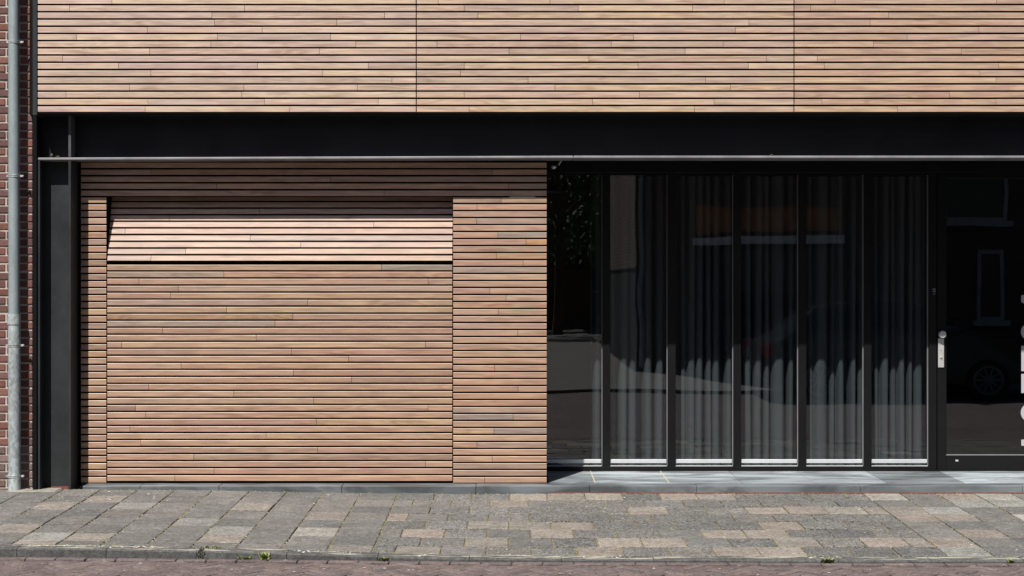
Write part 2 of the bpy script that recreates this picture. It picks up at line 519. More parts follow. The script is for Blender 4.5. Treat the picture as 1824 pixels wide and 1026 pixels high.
# side fascia, soffit, wall behind, coping
fx0, fx1 = PX(58.3, YU), PX(66.2, YU)
MB().box(fx0, fx1, YU-.004, .2, PZ(205, YU), 4.70, .002).build('side_fascia', M['steel'], B)
MB().box(PX(52.5, -.15), fx0-.001, -.15, .2, PZ(205, -.15), 4.69).build('side_flashing', M['membrane'], B)
rx = PX(2087, YU)
MB().box(rx+.001, rx+.036, YU-.004, .2, PZ(205, YU), 4.70, .002).build('side_fascia', M['steel'], B)
MB().box(fx0-.02, rx+.06, YU-.03, 5.0, 4.705, 4.76, .004).build('coping', M['steel'], B)
MB().box(fx1+.001, rx, YU+.062, 5.0, 3.052, 4.70).build('upper_wall', M['membrane'], B)
MB().box(fx1+.001, rx, YU+.006, YU+.06, zb-.034, zb-.0262).build('drip_edge', M['membrane'], B)

# ---- steel beam and column
def sagz(x):                          # the beam lies 15 mm lower at its left end
    return -.016*max(0, min(1, (0.5-x)/4.4))
def sag_box(mb, x0, x1, y0, y1, z0, z1, c, n=8):
    b0 = len(mb.v); mb.box(x0, x1, y0, y1, z0, z1, c)
    mb.v[b0:] = [(x, y, z+sagz(x)) for x, y, z in mb.v[b0:]]
    return mb
beam = empty('steel_beam', (0, 0, 0), B)
bx0, bx1 = -3.872, PX(2087, -.2)
zt, zbm = PZ(277.3, -.2), PZ(282.2, -.2)
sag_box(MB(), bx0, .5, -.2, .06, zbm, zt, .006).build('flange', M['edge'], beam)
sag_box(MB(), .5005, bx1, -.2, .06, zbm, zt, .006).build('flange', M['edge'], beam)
MB().box(bx0, bx1, -.2, .06, 3.030, 3.0485, .002).build('flange', M['beam'], beam)
MB().box(bx0, bx1, -.076, -.064, zt-.012, 3.0298).build('web', M['beam'], beam)
sx = PX(126.3, -.2)
MB().box(sx-.0215, sx, -.198, -.0765, zt-.010, 3.0296, .0015).build('stiffener', M['edge2'], beam)
col = empty('steel_column', (0, 0, 0), B)
cl, cr = PX(67.3, -.2), PX(126.3, -.2)
ztop = zbm - .018
for x0, x1 in ((cl, cl+.0178), (cr-.0205, cr)):
    MB().box(x0, x1, -.2, .06, -.045, ztop, .002).build('flange', M['steel'], col)
MB().box(cl+.0179, cr-.0206, -.076, -.064, -.0452, ztop).build('web', M['steel'], col)
MB().box(cl+.0179+.05, cr-.0206, -.0785, -.0762, -.045, -.012).build('primer_band', M['primer'], col)
MB().box(cr-.022, cr+.002, -.2025, -.1, -.0452, -.026).build('primer_band', M['primer'], col)
MB().box(cl-.02, cr+.03, -.215, .07, -.06, -.0455).build('base_plate', M['primer'], col)

MB().box(PX(58.6, -.21), cl-.004, -.216, .2, -.03, 3.035, .002).build('side_plate', M['membrane'], B)

# ---- garage wall: header, two piers, sectional door
hdr = empty('garage_header', (0, 0, 0), B)
gx0, gx1 = PX(144, 0), PX(974, 0)
dl, dr = PX(190.4, 0), PX(806.2, 0)
hz = PZ(344.3, 0)
HJ = [[], [269, 877], [589], [386, 906], [684]]
for i in range(5):
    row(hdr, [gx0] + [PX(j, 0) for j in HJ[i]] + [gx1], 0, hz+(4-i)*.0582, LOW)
MB().box(gx0+.002, gx1-.003, .036, .056, hz-.027, 2.70).build('backing', M['membrane'], hdr)
MB().box(dl+.002, dr-.002, .0565, .12, hz-.020, 2.70).build('lintel', M['membrane'], hdr)
pz = PZ(855.2, 0); PP = .0580
pl = empty('garage_pier', (0, 0, 0), B)
for i in range(41):
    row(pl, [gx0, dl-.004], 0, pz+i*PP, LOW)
MB().box(gx0+.002, dl-.006, .036, .30, pz-.026, hz-.03).build('backing', M['membrane'], pl)
pr = empty('garage_pier', (0, 0, 0), B)
PJ = {0:892.5, 1:849.7, 3:848.5, 5:887, 6:937, 8:884, 9:931.8, 13:872.5, 14:901.4, 16:887.5, 19:922.4, 24:881.3, 27:922.6,
      31:914, 33:880, 35:849.5, 37:876.6, 40:863.4}
PC = {5: {1: GREY}, 6: {1: ORANGE}, 8: {1: (.40, .235, .13)}, 33: {1: GREY}, 31: {0: GREY}, 10: {0: (.33, .25, .195)}}
for i in range(41):
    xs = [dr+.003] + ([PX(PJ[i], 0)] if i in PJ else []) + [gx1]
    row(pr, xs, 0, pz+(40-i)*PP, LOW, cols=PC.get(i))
MB().box(dr+.005, gx1-.003, .036, .30, pz-.026, hz-.03).build('backing', M['membrane'], pr)
MB().box(gx1-.016, gx1-.002, .024, .84, .004, 2.69).build('side_cheek', M['membrane'], pr)
MB().box(gx0+.001, gx1-.002, .05, .12, .004, pz-.028).build('base_board', M['membrane'], pr)

door = empty('garage_door', (0, 0, 0), B)
door['label'] = 'wooden slat sectional garage door with its top section tilted open'
DJ = [[679.5], [398.6], [247.6, 762.6], [317.6], [303.4], [547.8], [403.5], [521.7], [489.6], [289.5], [456.3], [216.6, 757.6],
      [519.5], [621], [322.6], [522.4], [626.3], [264.7], [416.3], [558.4], [241.6, 762.4], [259.5], [563.7], [231.3], [474],
      [250.5], [565.5], [345], [757.6], [381.3], [311.3]]
DC = {0: {1: (.29, .235, .185)}, 1: {0: (.345, .255, .19)}, 7: {0: (.345, .21, .118)}, 6: {1: (.41, .275, .165)}, 22: {1: (.42, .285, .175)},
      15: {1: (.37, .22, .145)}, 8: {0: (.33, .245, .185)}, 20: {0: (.325, .21, .155)}}
z30 = PZ(852, 0)
dx0, dx1 = dl+.0015, dr-.002
for i in range(31):
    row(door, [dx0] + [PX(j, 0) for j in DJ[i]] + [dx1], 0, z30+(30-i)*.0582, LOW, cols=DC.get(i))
MB().box(dx0+.002, dx1-.002, .036, .07, z30-.03, z30+30*.0582+.026).build('door_leaf', M['membrane'], door)
TJ = [[346], [], [460.5], [300.8], [665.3], [222.3], [446], [536.4], [332.5], [271.7]]
tilt = empty('tilted_section', (0, 0, PZ(465.2, 0)), door)
tilt.rotation_euler = (R(-15.3), 0, 0)
for i in range(10):
    row(tilt, [dx0] + [PX(j, .06) for j in TJ[i]] + [dx1], 0, .026+(9-i)*.0582, LOW)
MB().box(dx0+.002, dx1-.002, .036, .06, -.004, .60).build('backing', M['membrane'], tilt)

# ---- recessed glass front
YM, YG = .77, .812                      # front of mullions, glass
gf = empty('glass_front', (0, 0, 0), B)
gf['label'] = 'recessed dark framed glass front with grey curtains behind it'
hz0 = PZ(308, YG)
mull = [(1073.2, 1087), (1189.3, 1203.6), (1306.4, 1320.2), (1422.2, 1436.2), (1538.8, 1552.4), (1654.2, 1668.4)]
fx = PX(960, YM)
xe = PX(2087, YM)
for a, b in mull:
    MB().box(PX(a, YM), PX(b, YM), YM, YM+.075, .0425, hz0, .002).build('mullion', M['alu'], gf)
    xa = PX(a, YM)
    MB().box(xa-.006, xa-.0006, YM+.018, YM+.036, .048, hz0, 0).build('glazing_bead', M['gasket'], gf)
MB().box(fx, PX(1668.4, YM), YM-.002, YM+.09, .002, .042, .002).build('bottom_rail', M['alu'], gf)
MB().box(fx, xe, YM-.002, YM+.09, hz0+.0005, 2.72, .002).build('top_rail', M['alu'], gf)
MB().box(fx, PX(1660, YM), YM+.018, YM+.03, hz0-.02, hz0+.0003).build('glazing_bead', M['alu'], gf)
edges = [(fx, PX(mull[0][0], YM))] + [(PX(mull[i][1], YM), PX(mull[i+1][0], YM)) for i in range(5)]
for a, b in edges:
    MB().box(a+.0005, b-.007, YG, YG+.006, .050, hz0-.021).build('pane', M['glass'], gf)
    MB().box(a+.0005, b-.0065, YM+.006, YM+.024, .0425, .0485, .001).build('glazing_bead', M['alubar'], gf)
    MB().box(a+.001, b-.0085, YG-.022, YG-.006, PZ(824.3, YG), PZ(817.8, YG), .002).build('sill_bar', M['alubar'], gf)
# glass door
gd = empty('glass_door', (0, 0, 0), B)
gd['label'] = 'dark framed glass entrance door with steel lock plate and pale lettering'
d0, d1 = PX(1670.2, YM), PX(1872, YM)
s1 = PX(1685.5, YM)
MB().box(d0, s1, YM+.004, YM+.07, .012, hz0-.004, .002).build('stile', M['alu'], gd)
MB().box(d1-.075, d1, YM+.004, YM+.07, .012, hz0-.004, .002).build('stile', M['alu'], gd)
zr = PZ(811.5, YM)
MB().box(s1+.0005, d1-.0755, YM+.004, YM+.07, .012, zr, .002).build('bottom_rail', M['alu'], gd)
MB().box(s1+.0005, d1-.0755, YM+.004, YM+.07, hz0-.05, hz0-.004, .002).build('top_rail', M['alu'], gd)
MB().box(s1+.0008, d1-.076, YM+.012, YM+.028, zr+.0005, zr+.008, 0).build('glazing_bead', M['gasket'], gd)
MB().box(s1+.0008, s1+.006, YM+.012, YM+.028, zr+.0085, hz0-.051).build('glazing_bead', M['alu'], gd)
MB().box(s1+.0065, d1-.0762, YG, YG+.006, zr+.009, hz0-.0505).build('pane', M['glass'], gd)
MB().box(PX(1668.5, YM), xe, YM+.0, YM+.12, -.002, .0115, .001).build('threshold', M['alu'], gd)
# lock plate, knob, cylinders
lk = MB().box(PX(1671, YM), PX(1681.4, YM), YM-.004, YM+.0038, PZ(654.5, YM), PZ(602.8, YM), .002).build('lock_plate', M['steel_bright'], gd)
kx, kz = PX(1677, YM), PZ(595.5, YM)
kb = MB().tube((kx, YM-.045, kz), (kx, YM-.018, kz), .030, .033, 24).tube((kx, YM-.018, kz), (kx, YM+.0038, kz), .014, .014, 16)
kb.build('knob', M['steel_bright'], gd, smooth=True)
MB().tube((kx-.004, YM-.012, PZ(636, YM)), (kx-.004, YM-.0045, PZ(636, YM)), .010, .011, 14).build('key_cylinder', M['steel_bright'], lk)
for py in (611, 624):
    MB().tube((kx-.004, YM-.007, PZ(py, YM)), (kx-.004, YM-.0045, PZ(py, YM)), .005, .005, 10).build('screw', M['gasket'], lk)
MB().box(PX(1702, YM), PX(1707, YM), YM-.002, YM+.0038, PZ(822, YM), PZ(819, YM), .001).build('stop_pin', M['steel_bright'], gd)
# vertical lettering on the door glass: only its left edge is inside the picture
YL = YG - .0035
def ring(mb, cx, cz, ro, ri, sx=1.0, n=28):
    v = []; f = []
    for i in range(n):
        a = 2*math.pi*i/n
        v += [(cx+math.cos(a)*ro*sx, YL, cz+math.sin(a)*ro), (cx+math.cos(a)*ri*sx, YL, cz+math.sin(a)*ri),
              (cx+math.cos(a)*ri*sx, YL+.0015, cz+math.sin(a)*ri), (cx+math.cos(a)*ro*sx, YL+.0015, cz+math.sin(a)*ro)]
    for i in range(n):
        j = (i+1) % n
        for q in range(4):
            r = (q+1) % 4
            f.append((4*i+q, 4*j+q, 4*j+r, 4*i+r))
    return mb.add(v, f)
def zz(py): return PZ(py, YL)
lx = PX(1819.2, YL); rxl = lx + .155
lt = [MB().box(lx, rxl, YL, YL+.0015, zz(794), zz(783)),
      ring(MB(), PX(1818.3, YL)+.088, (zz(718)+zz(752))/2, (zz(718)-zz(752))/2, (zz(718)-zz(752))/2-.03, 1.05),
      MB().box(lx, lx+.03, YL, YL+.0015, zz(700), zz(666)).box(lx+.0305, rxl, YL, YL+.0015, zz(700), zz(690)),
      MB().box(lx, lx+.03, YL, YL+.0015, zz(661), zz(616)).box(lx+.0305, rxl, YL, YL+.0015, zz(644), zz(633)),
      ring(MB(), PX(1818.3, YL)+.085, (zz(575)+zz(607))/2, (zz(575)-zz(607))/2, (zz(575)-zz(607))/2-.03, 1.05),
      MB().prism([(lx, zz(538)), (lx+.03, zz(541)), (rxl, zz(532)), (rxl, zz(522)), (lx, zz(526))], YL, YL+.0015)]
for q in lt:
    q.build('letter', M['letter'], gd)
# continuation of the glass front right of the door (outside the picture)
MB().box(d1+.003, d1+.075, YM, YM+.075, .0425, hz0, .002).build('mullion', M['alu'], gf)
MB().box(d1+.0755, xe, YM, YM+.09, .0425, hz0, .002).build('side_panel', M['alu'], gf)
# recess ceiling, interior room
MB().box(gx0-.2, xe, .0602, 5, 2.722, 3.03).build('recess_soffit', M['membrane'], B)
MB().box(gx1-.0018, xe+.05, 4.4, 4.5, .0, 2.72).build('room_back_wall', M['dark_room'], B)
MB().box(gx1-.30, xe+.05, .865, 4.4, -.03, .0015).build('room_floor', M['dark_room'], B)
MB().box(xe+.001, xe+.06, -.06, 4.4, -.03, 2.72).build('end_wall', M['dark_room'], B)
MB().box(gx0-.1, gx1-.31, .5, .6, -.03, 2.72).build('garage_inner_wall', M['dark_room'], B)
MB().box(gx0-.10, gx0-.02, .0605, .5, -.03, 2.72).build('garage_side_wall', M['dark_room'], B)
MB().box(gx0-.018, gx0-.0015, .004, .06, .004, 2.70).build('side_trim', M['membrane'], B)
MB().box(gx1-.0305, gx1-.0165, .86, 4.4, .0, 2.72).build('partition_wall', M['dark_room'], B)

# small intercom plate on the door jamb
ic = empty('intercom_plate', (PX(1663.3, YM), YM, PZ(519.5, YM)))
MB().box(-.018, .018, -.008, -.0005, -.05, .05, .002).build('plate', M['alu'], ic)
for q, (u, v) in enumerate([(-.007, .022), (.007, .022), (-.007, .003), (.007, .003), (0, -.02)]):
    MB().box(u-.0045, u+.0045, -.0105, -.0085, v-.006, v+.006, 0).build('button', M['gasket'], ic)
tag(ic, 'small dark intercom plate with grey buttons on the jamb beside the glass door', 'intercom')

# ------------------------------------------------------------------ curtain behind the glass
folds = [(1057, 1071, 1), (1088, 1097, .7), (1104, 1119, 1), (1119, 1134, .93), (1148, 1163, 1), (1168, 1183, .97), (1212, 1223, .72), (1225, 1240, 1),
         (1239, 1252, 1), (1257, 1267, .95), (1270, 1284, .9), (1291, 1303, 1), (1326, 1339, .97), (1344, 1358, 1), (1361, 1371, .78), (1376, 1399, 1),
         (1404, 1414, .95), (1441, 1449, .72), (1451, 1477, 1), (1481, 1489, .6), (1492, 1504, 1), (1516, 1526, .97), (1529, 1540, .7), (1560, 1567, .72),
         (1569, 1584, 1), (1587, 1598, .75), (1601, 1613, 1), (1618, 1626, .95), (1628, 1645, .82)]
YC = 1.04
def cur_y(x, z):
    d = 0
    for i, (a, b, lean) in enumerate(folds):
        c = (PX(a, .88) + PX(b, .88))/2 + .006*math.sin(i*2.3 + z*1.1); h = (PX(b, .88) - PX(a, .88))/2 + .010
        u = abs(x - c)/h
        if u < 1: d = max(d, lean*(1 - u**3.2)**.55 if u < .999 else 0)
    return YC - .185*d + .006*math.sin(9*x + 1.3*z) + .004*math.sin(41*x)
mb = MB()
x0c, x1c = PX(1053, .9), PX(1655, .9)
nx, nz = 900, 7
for j in range(nz):
    z = .015 + (2.60-.015)*j/(nz-1)
    for i in range(nx):
        x = x0c + (x1c-x0c)*i/(nx-1)
        mb.v.append((x, cur_y(x, z), z))
for j in range(nz-1):
    for i in range(nx-1):
        a = j*nx+i
        mb.f.append((a, a+1, a+1+nx, a+nx))
cur = mb.build('curtain', M['curtain'], smooth=False, fix=False)
for p in cur.data.polygons: p.use_smooth = True
tag(cur, 'long grey pleated curtain hanging behind the glass front', 'curtain')

# ------------------------------------------------------------------ lamp under the beam
lm = empty('wall_lamp', (PX(999, .12), .12, 2.72))
jx, jz = PX(1000.5, .1)-PX(999, .12), PZ(284, .1)-2.72
MB().tube((jx-.03, -.01, 0), (jx, -.02, jz), .006, .006, 10).build('bracket', M['gasket'], lm)
ex, ez = PX(994.6, .1)-PX(999, .12), PZ(294.5, .1)-2.72
MB().tube((jx, -.02, jz), (ex, -.03, ez), .007, .007, 10).build('arm', M['steel_bright'], lm)
hx, hz_ = PX(986, .1)-PX(999, .12), PZ(298.5, .1)-2.72
MB().tube((ex, -.03, ez), (hx+.01, -.03, hz_+.012), .006, .006, 8).build('arm_joint', M['alu'], lm)
MB().tube((hx, -.03, hz_+.014), (hx, -.03, hz_+.004), .018, .026, 18).tube((hx, -.03, hz_+.0038), (hx, -.03, hz_-.012), .026, .012, 18).build('lamp_head', M['steel_bright'], lm, smooth=True)
tag(lm, 'small steel lamp on a bent arm under the black beam beside the wooden wall', 'lamp')

# ------------------------------------------------------------------ neighbour brick house with its pieces
YN = -.115
nb = tag(empty('brick_house', (0, 0, 0)), 'neighbouring red brick house wall with pale mortar joints at the left edge', 'house')
wl = MB().box(-8.0, PX(56.5, YN), YN+.009, .25, -.03, 6.0).build('wall', M['mortar'], nb)
CP = PZ(0, YN) - PZ(14.78, YN)
BL, BH = .212, CP-.0150
xr = PX(57.6, YN)
BRC = [(.165, .072, .06), (.145, .068, .06), (.18, .085, .068), (.125, .065, .06), (.155, .08, .07), (.17, .075, .058), (.14, .075, .07)]
bz0 = PZ(861, YN)
outs = MB()
bricks = []
for i in range(-1, 92):
    z = bz0 + i*CP
    x = xr
    first = True
    while x > -7.9:
        if first: L_ = BL if i % 2 == 0 else BL/2 - .005
        else: L_ = BL
        first = False
        j = random.uniform(-.002, .002)
        a, b = x-L_, x
        if a < -4.9 or z > 4.4:
            outs.box(a, b, YN+random.uniform(-.001, .002), YN+.02, z-BH/2, z+BH/2)
        else:
            o = MB().box(-L_/2, L_/2, 0, .03, -BH/2, BH/2, .0035).build('brick', M['brick'], wl, loc=((a+b)/2+j*.5, YN+random.uniform(-.002, .003), z+j))
            o.rotation_euler = (0, random.uniform(-.006, .006), random.uniform(-.008, .008))
            c = random.choice(BRC); k = random.uniform(.8, 1.2)
            low = 1.0
            if i < 5: c = tuple(v*.6+.05*w for v, w in zip(c, (1.6, 1.5, 1.35)))
            o.color = (*[v*k for v in c], 1)
        x = a - .0125
oo = tag(outs.build('brick_rest', M['brick'], wl), kind='stuff'); oo.color = (.22, .085, .065, 1)

# ------------------------------------------------------------------ drainpipe
YP = YN - .085
px_c = PX(25.3, YP)
dp = empty('drainpipe', (px_c, YP, -.03))
zs = PZ(560, YP) + .03; ze2 = PZ(578, YP) + .03
rU, rL = .0445, .0495
MB().tube((0, 0, ze2), (-.004, 0, 6.0), rU, rU, 32).build('upper_pipe', M['zinc2'], dp, smooth=True)
MB().tube((.004, 0, -.02), (.0015, 0, ze2), rL, rL, 32).build('lower_pipe', M['zinc'], dp, smooth=True)
MB().tube((0, 0, ze2+.0005), (0, 0, zs), rL+.004, rL+.004, 32).build('socket', M['zinc'], dp, smooth=True)
MB().tube((0, 0, ze2-.004), (0, 0, ze2+.0003), rL+.0008, rL+.0008, 32).build('socket_seam', M['membrane'], dp, smooth=True)
for py in (75, 313.5, 615, 848):
    z = PZ(py, YP) + .03
    r = (rU if py < 560 else rL) + .0035
    br = MB().tube((0, 0, z-.010), (0, 0, z-.0035), r, r, 32).tube((0, 0, z+.0035), (0, 0, z+.010), r, r, 32).build('bracket', M['zinc'], dp, smooth=True)
    MB().tube((0, 0, z-.0034), (0, 0, z+.0034), r-.001, r-.001, 24).build('bracket_groove', M['gasket'], br, smooth=True)
    MB().box(r-.004, r+.028, -.002, .004, z-.008, z+.008).tube((r+.018, -.012, z), (r+.018, .012, z), .009, .009, 6).build('clamp_bolt', M['steel_bright'], br)
    MB().box(-r-.016, -r+.004, -.002, .004, z-.007, z+.007).build('clamp_tab', M['zinc'], br)
    MB().tube((0, r-.004, z), (0, .10, z), .006, .006, 8).build('clamp_stud', M['zinc'], br)
tag(dp, 'grey galvanised drainpipe clamped to the red brick wall', 'drainpipe')

# ------------------------------------------------------------------ ground pieces
def sm(t): t = max(0, min(1, t)); return t*t*(3-2*t)
def kerb_y(X):                       # front line of the kerb
    pts = [(-9, -2.33), (-3.4, -2.52), (-1.7, -2.605), (0, -2.70), (3.4, -2.735), (9, -2.76)]
    for (a, ya), (b, yb) in zip(pts, pts[1:]):
        if X <= b: return ya + (yb-ya)*(X-a)/(b-a)
    return pts[-1][1]
KW = .125
def kerb_z(X): return -.076 - .043*sm((X+3.0)/3.2)
def back_z(X): return -.028 - .034*sm((X+3.4)/3.0)
YB = -.165
def walk_z(X, Y):
    t = (YB - Y) / (YB - (kerb_y(X)+KW))
    return back_z(X) + (kerb_z(X)-back_z(X))*t
ROADZ = -.137

gr = tag(MB().box(-200, 200, -200, 200, -.45, -.40).build('ground', M['ground']), kind='structure')
# pavement bed (joint sand and moss) under the pavers
mb = MB(); nx, ny = 90, 14
xs = [-9 + 18*i/(nx-1) for i in range(nx)]
for X in xs:
    for j in range(ny):
        Y = YB + .03 + (kerb_y(X)+KW-.01-YB-.03)*j/(ny-1)
        mb.v.append((X, Y, walk_z(X, min(Y, YB)) - .0075))
for i in range(nx-1):
    for j in range(ny-1):
        a = i*ny+j
        mb.f.append((a, a+1, a+ny+1, a+ny))
pv = tag(mb.build('pavement', M['joint'], fix=False), kind='structure')
for p in pv.data.polygons: p.use_smooth = True
if pv.data.polygons[0].normal.z < 0: pv.data.flip_normals()

T = .3035
GR = [(.126, .122, .116), (.142, .136, .127), (.117, .115, .11), (.135, .128, .117), (.14, .136, .13)]
WARM = [(.215, .187, .16), (.205, .18, .156), (.235, .207, .176), (.21, .178, .153), (.198, .18, .158)]
DARK = [(.108, .107, .105), (.097, .097, .096), (.115, .114, .11)]
PALE = [(.225, .223, .208), (.27, .257, .23)]
def paver(X0, X1, Y0, Y1, kind, rest=None):
    """Y0 front (towards the road), Y1 back; clipped against the kerb"""
    g = .0035
    zoff = random.gauss(0, .0024); tx, ty = random.gauss(0, .004), random.gauss(0, .004)
    rot = random.gauss(0, .003)
    cx, cy = (X0+X1)/2, (Y0+Y1)/2
    cs = []
    for X, Y, sx, sy in ((X0, Y0, 1, 1), (X1, Y0, -1, 1), (X1, Y1, -1, -1), (X0, Y1, 1, -1)):
        gj = g*random.uniform(1.1, 2.2)
        x, y = X+sx*gj, Y+sy*g*(random.uniform(.4, 1.0) if kind in ('left', 'right') else random.uniform(.8, 1.7))
        x, y = x - rot*(y-cy), y + rot*(x-cx)
        y = max(y, kerb_y(x)+KW+.004)
        cs.append((x, y))
    if cs[2][1]-cs[1][1] < .03 or cs[3][1]-cs[0][1] < .03: return
    def zf(x, y): return walk_z(x, y) + zoff + tx*(x-cx) + ty*(y-cy) + .003
    cxx = sum(c[0] for c in cs)/4; cyy = sum(c[1] for c in cs)/4
    e = .007
    top = []; mid = []; bot = []
    for x, y in cs:
        ix = x + (e if x < cxx else -e); iy = y + (e if y < cyy else -e)
        top.append((ix-cxx, iy-cyy, zf(ix, iy))); mid.append((x-cxx, y-cyy, zf(x, y)-.003)); bot.append((x-cxx, y-cyy, zf(x, y)-.05))
    v = top+mid+bot
    f = [(0, 1, 2, 3)] + [(4+i, 4+(i+1) % 4, (i+1) % 4, i) for i in range(4)] + [(8+i, 8+(i+1) % 4, 4+(i+1) % 4, 4+i) for i in range(4)]
    if rest is not None:
        rest.add([(a+cxx, b+cyy, c) for a, b, c in v], f); return
    m_ = M['aggr'] if kind == 'agg' else M['paver']
    o = MB().add(v, f).build('paver', m_, pv, loc=(cxx, cyy, 0), fix=False)
    r = random.random()
    if kind == 'left': c = random.choice(GR if r < .74 else DARK if r < .86 else WARM if r < .94 else PALE)
    elif kind == 'right': c = random.choice(GR if r < .42 else DARK if r < .55 else WARM if r < .75 else PALE)
    elif kind == 'agg': c = random.choice(GR + GR + DARK)
    else: c = random.choice(WARM if r < .62 else GR)
    k = random.uniform(.9, 1.1)
    m3 = (.135, .13, .122); f_ = .35 if kind == 'left' else .15      # traffic grime evens the tones out
    o.color = (*[(q*(1-f_)+m*f_)*k for q, m in zip(c, m3)], 1)
rest = MB()
XA, XB = -.93, 2.87
for r in range(8):
    Y1 = YB - .004 - r*T; Y0 = Y1 - T
    half = PX(1824, Y0) + .15
    # stacked field on the left
    n = 0; x = XA
    while x > -8.6:
        paver(x-T, x, Y0, Y1, 'left', rest if x < -half else None); x -= T
    # running bond in the middle
    x = XA; off = T/2 if r % 2 else 0
    if off: 
        paver(x, x+T/2, Y0, Y1, 'mid' if random.random() < .5 else 'agg'); x += T/2
    while x < XB - .01:
        xe_ = min(x+T, XB)
        if XB - xe_ < .06: xe_ = XB
        paver(x, xe_, Y0, Y1, 'agg' if random.random() < .52 else 'mid'); x = xe_
    x = XB
    while x < 8.6:
        paver(x, x+T, Y0, Y1, 'right', rest if x > half else None); x += T
ro = tag(rest.build('paver_rest', M['paver'], pv, fix=True), kind='stuff'); ro.color = (.14, .135, .125, 1)

# kerb stones
kb_ = tag(MB().box(-9, 9, -2.30, -2.28, -.5, -.2).build('kerb', M['kerb']), kind='structure')
KL = .60
x = PX(193, -2.5) - 12*KL
while x < 8.5:
    a, b = x+.002, x+KL-.002
    ya, yb = kerb_y(a), kerb_y(b); za, zb2 = kerb_z(a), kerb_z(b)
    v = []
    for X, yk, zk in ((a, ya, za), (b, yb, zb2)):
        for dy, dz in ((KW, -.2), (KW, 0), (.014, 0), (.002, -.010), (-.004, -.2)):
            v.append((X-(a+b)/2, yk+dy, zk+dz+.002))
    f = [(i, i+1, i+6, i+5) for i in range(4)] + [(4, 0, 5, 9), (4, 3, 2, 1, 0), (5, 6, 7, 8, 9)]
    o = MB().add(v, f).build('kerbstone', M['kerb'], kb_, loc=((a+b)/2, 0, random.uniform(-.002, .002)))
    k = random.uniform(.9, 1.1); o.color = (.075*k, .076*k, .075*k, 1)
    x += KL

# road: sheet plus the herringbone clinkers near the kerb
mb = MB()
mb.add([(-60, -9.6, ROADZ-.012), (60, -9.6, ROADZ-.012), (60, -2.3, ROADZ-.012), (-60, -2.3, ROADZ-.012)], [(0, 1, 2, 3)])
rd = tag(mb.build('road', M['road'], fix=False), kind='structure')
bl, bw = .2, .0667
CL = [(.125, .098, .094), (.115, .092, .09), (.135, .104, .098), (.11, .089, .088), (.124, .096, .09)]
ca, sa = math.cos(R(45)), math.sin(R(45))
bm0 = MB().box(-bl/2+.004, bl/2-.004, -bw/2+.004, bw/2-.004, -.05, 0, .004).build('brick', M['clinker'], rd)
bm1 = MB().box(-bl/2+.0035, bl/2-.0045, -bw/2+.0045, bw/2-.0035, -.05, 0, .005).build('brick', M['clinker'], rd)
meshes = [bm0.data, bm1.data]
bpy.data.objects.remove(bm0); bpy.data.objects.remove(bm1)
cand = []
for i in range(-90, 91):
    for j in range(-40, 41):
        for ori in (0, 1):
            # herringbone: two bricks per cell, translation vectors (bw,bw) and (3bw,-3bw)
            ux, uy = i*bw + j*3*bw, i*bw - j*3*bw
            if ori == 0: cx, cy, an = ux+bl/2, uy+bw/2, 0
            else: cx, cy, an = ux+bw/2, uy+bw+bl/2, 90
            X = cx*ca - cy*sa; Y = cx*sa + cy*ca - 3.2
            if abs(X) < 4.0 and -3.9 < Y < kerb_y(X)-.105:
                cand.append((X, Y, an+45))
cand.sort(key=lambda c: -c[1])
seen = [c for c in cand if abs(c[0]) < (D+c[1])*912/F+.1 and c[1] > -3.62]
for q, (X, Y, an) in enumerate(cand):
    if Y < -3.62 and q > 0 and len(seen) > 300: continue
    if abs(X) > (D+Y)*912/F+.14: continue
    if Y < -3.20: continue
    o = bpy.data.objects.new('brick', random.choice(meshes))
    COL.objects.link(o); o.parent = rd
    o.location = (X, Y, ROADZ + random.gauss(0, .0009) - .001)
    o.rotation_euler = (random.gauss(0, .003), random.gauss(0, .003), R(an + random.gauss(0, .9)))
    c = random.choice(CL); k = random.uniform(.85, 1.15)
    o.color = (*[v*k for v in c], 1)

X = -4.0
while X < 4.0:                                   # straight gutter course along the kerb
    o = bpy.data.objects.new('brick', random.choice(meshes))
    COL.objects.link(o); o.parent = rd
    o.location = (X+bl/2, kerb_y(X+bl/2)-bw/2-.003, ROADZ + .003 + random.gauss(0, .0008))
    o.rotation_euler = (0, 0, math.atan2(kerb_y(X+bl)-kerb_y(X), bl) + random.gauss(0, .006))
    c = random.choice(CL); k = random.uniform(.92, 1.1)
    o.color = (*[v*k for v in c], 1)
    X += bl
# plinth in front of the building: bluestone border slabs and tiles
pt = tag(MB().box(-3.40, 6.0, -.12, .84, -.30, -.024).build('plinth', M['joint']), kind='structure')
js = [PX(150, -.1), PX(252, -.1), PX(392, -.1), PX(610, -.1), PX(848, -.1), PX(1050, -.1), PX(1240, -.1), PX(1530, -.1), PX(1818, -.1), 4.9, 5.9]
for a, b in zip(js, js[1:]):
    o = MB().box(a+.0015, b-.0015, -.15, .0+.012, -.08, 0, .003).build('border_slab', M['slab'], pt, loc=(0, 0, random.uniform(-.001, .001)))
    k = random.uniform(.9, 1.12); o.color = (.115*k, .128*k, .14*k, 1)
jt = [.305, .69, 1.305, 1.91, 2.51, 3.115, 3.76, 4.36, 4.96, 5.56, 5.95]
TC = [.95, 1.1, 1.05, 1.0, 1.02, .62, 1.15, 1.0, .9, 1]
for a, b, k in zip(jt, jt[1:], TC):
    o = MB().box(a+.002, b-.002, .0155, .80, -.05, .0005, .002).build('slab', M['slab'], pt, loc=(0, 0, random.uniform(-.0008, .0008)))
    o.color = (.25*k, .28*k, .30*k, 1)
for X in (.69, 1.305):
    MB().box(X-.0045, X+.0045, .02, .77, -.02, .0022).build('grout', M['grout'], pt)
MB().box(PX(980, -.16), 6, -.158, -.1505, -.09, back_z(1)+.010).build('edge_strip', M['rust'], pt)
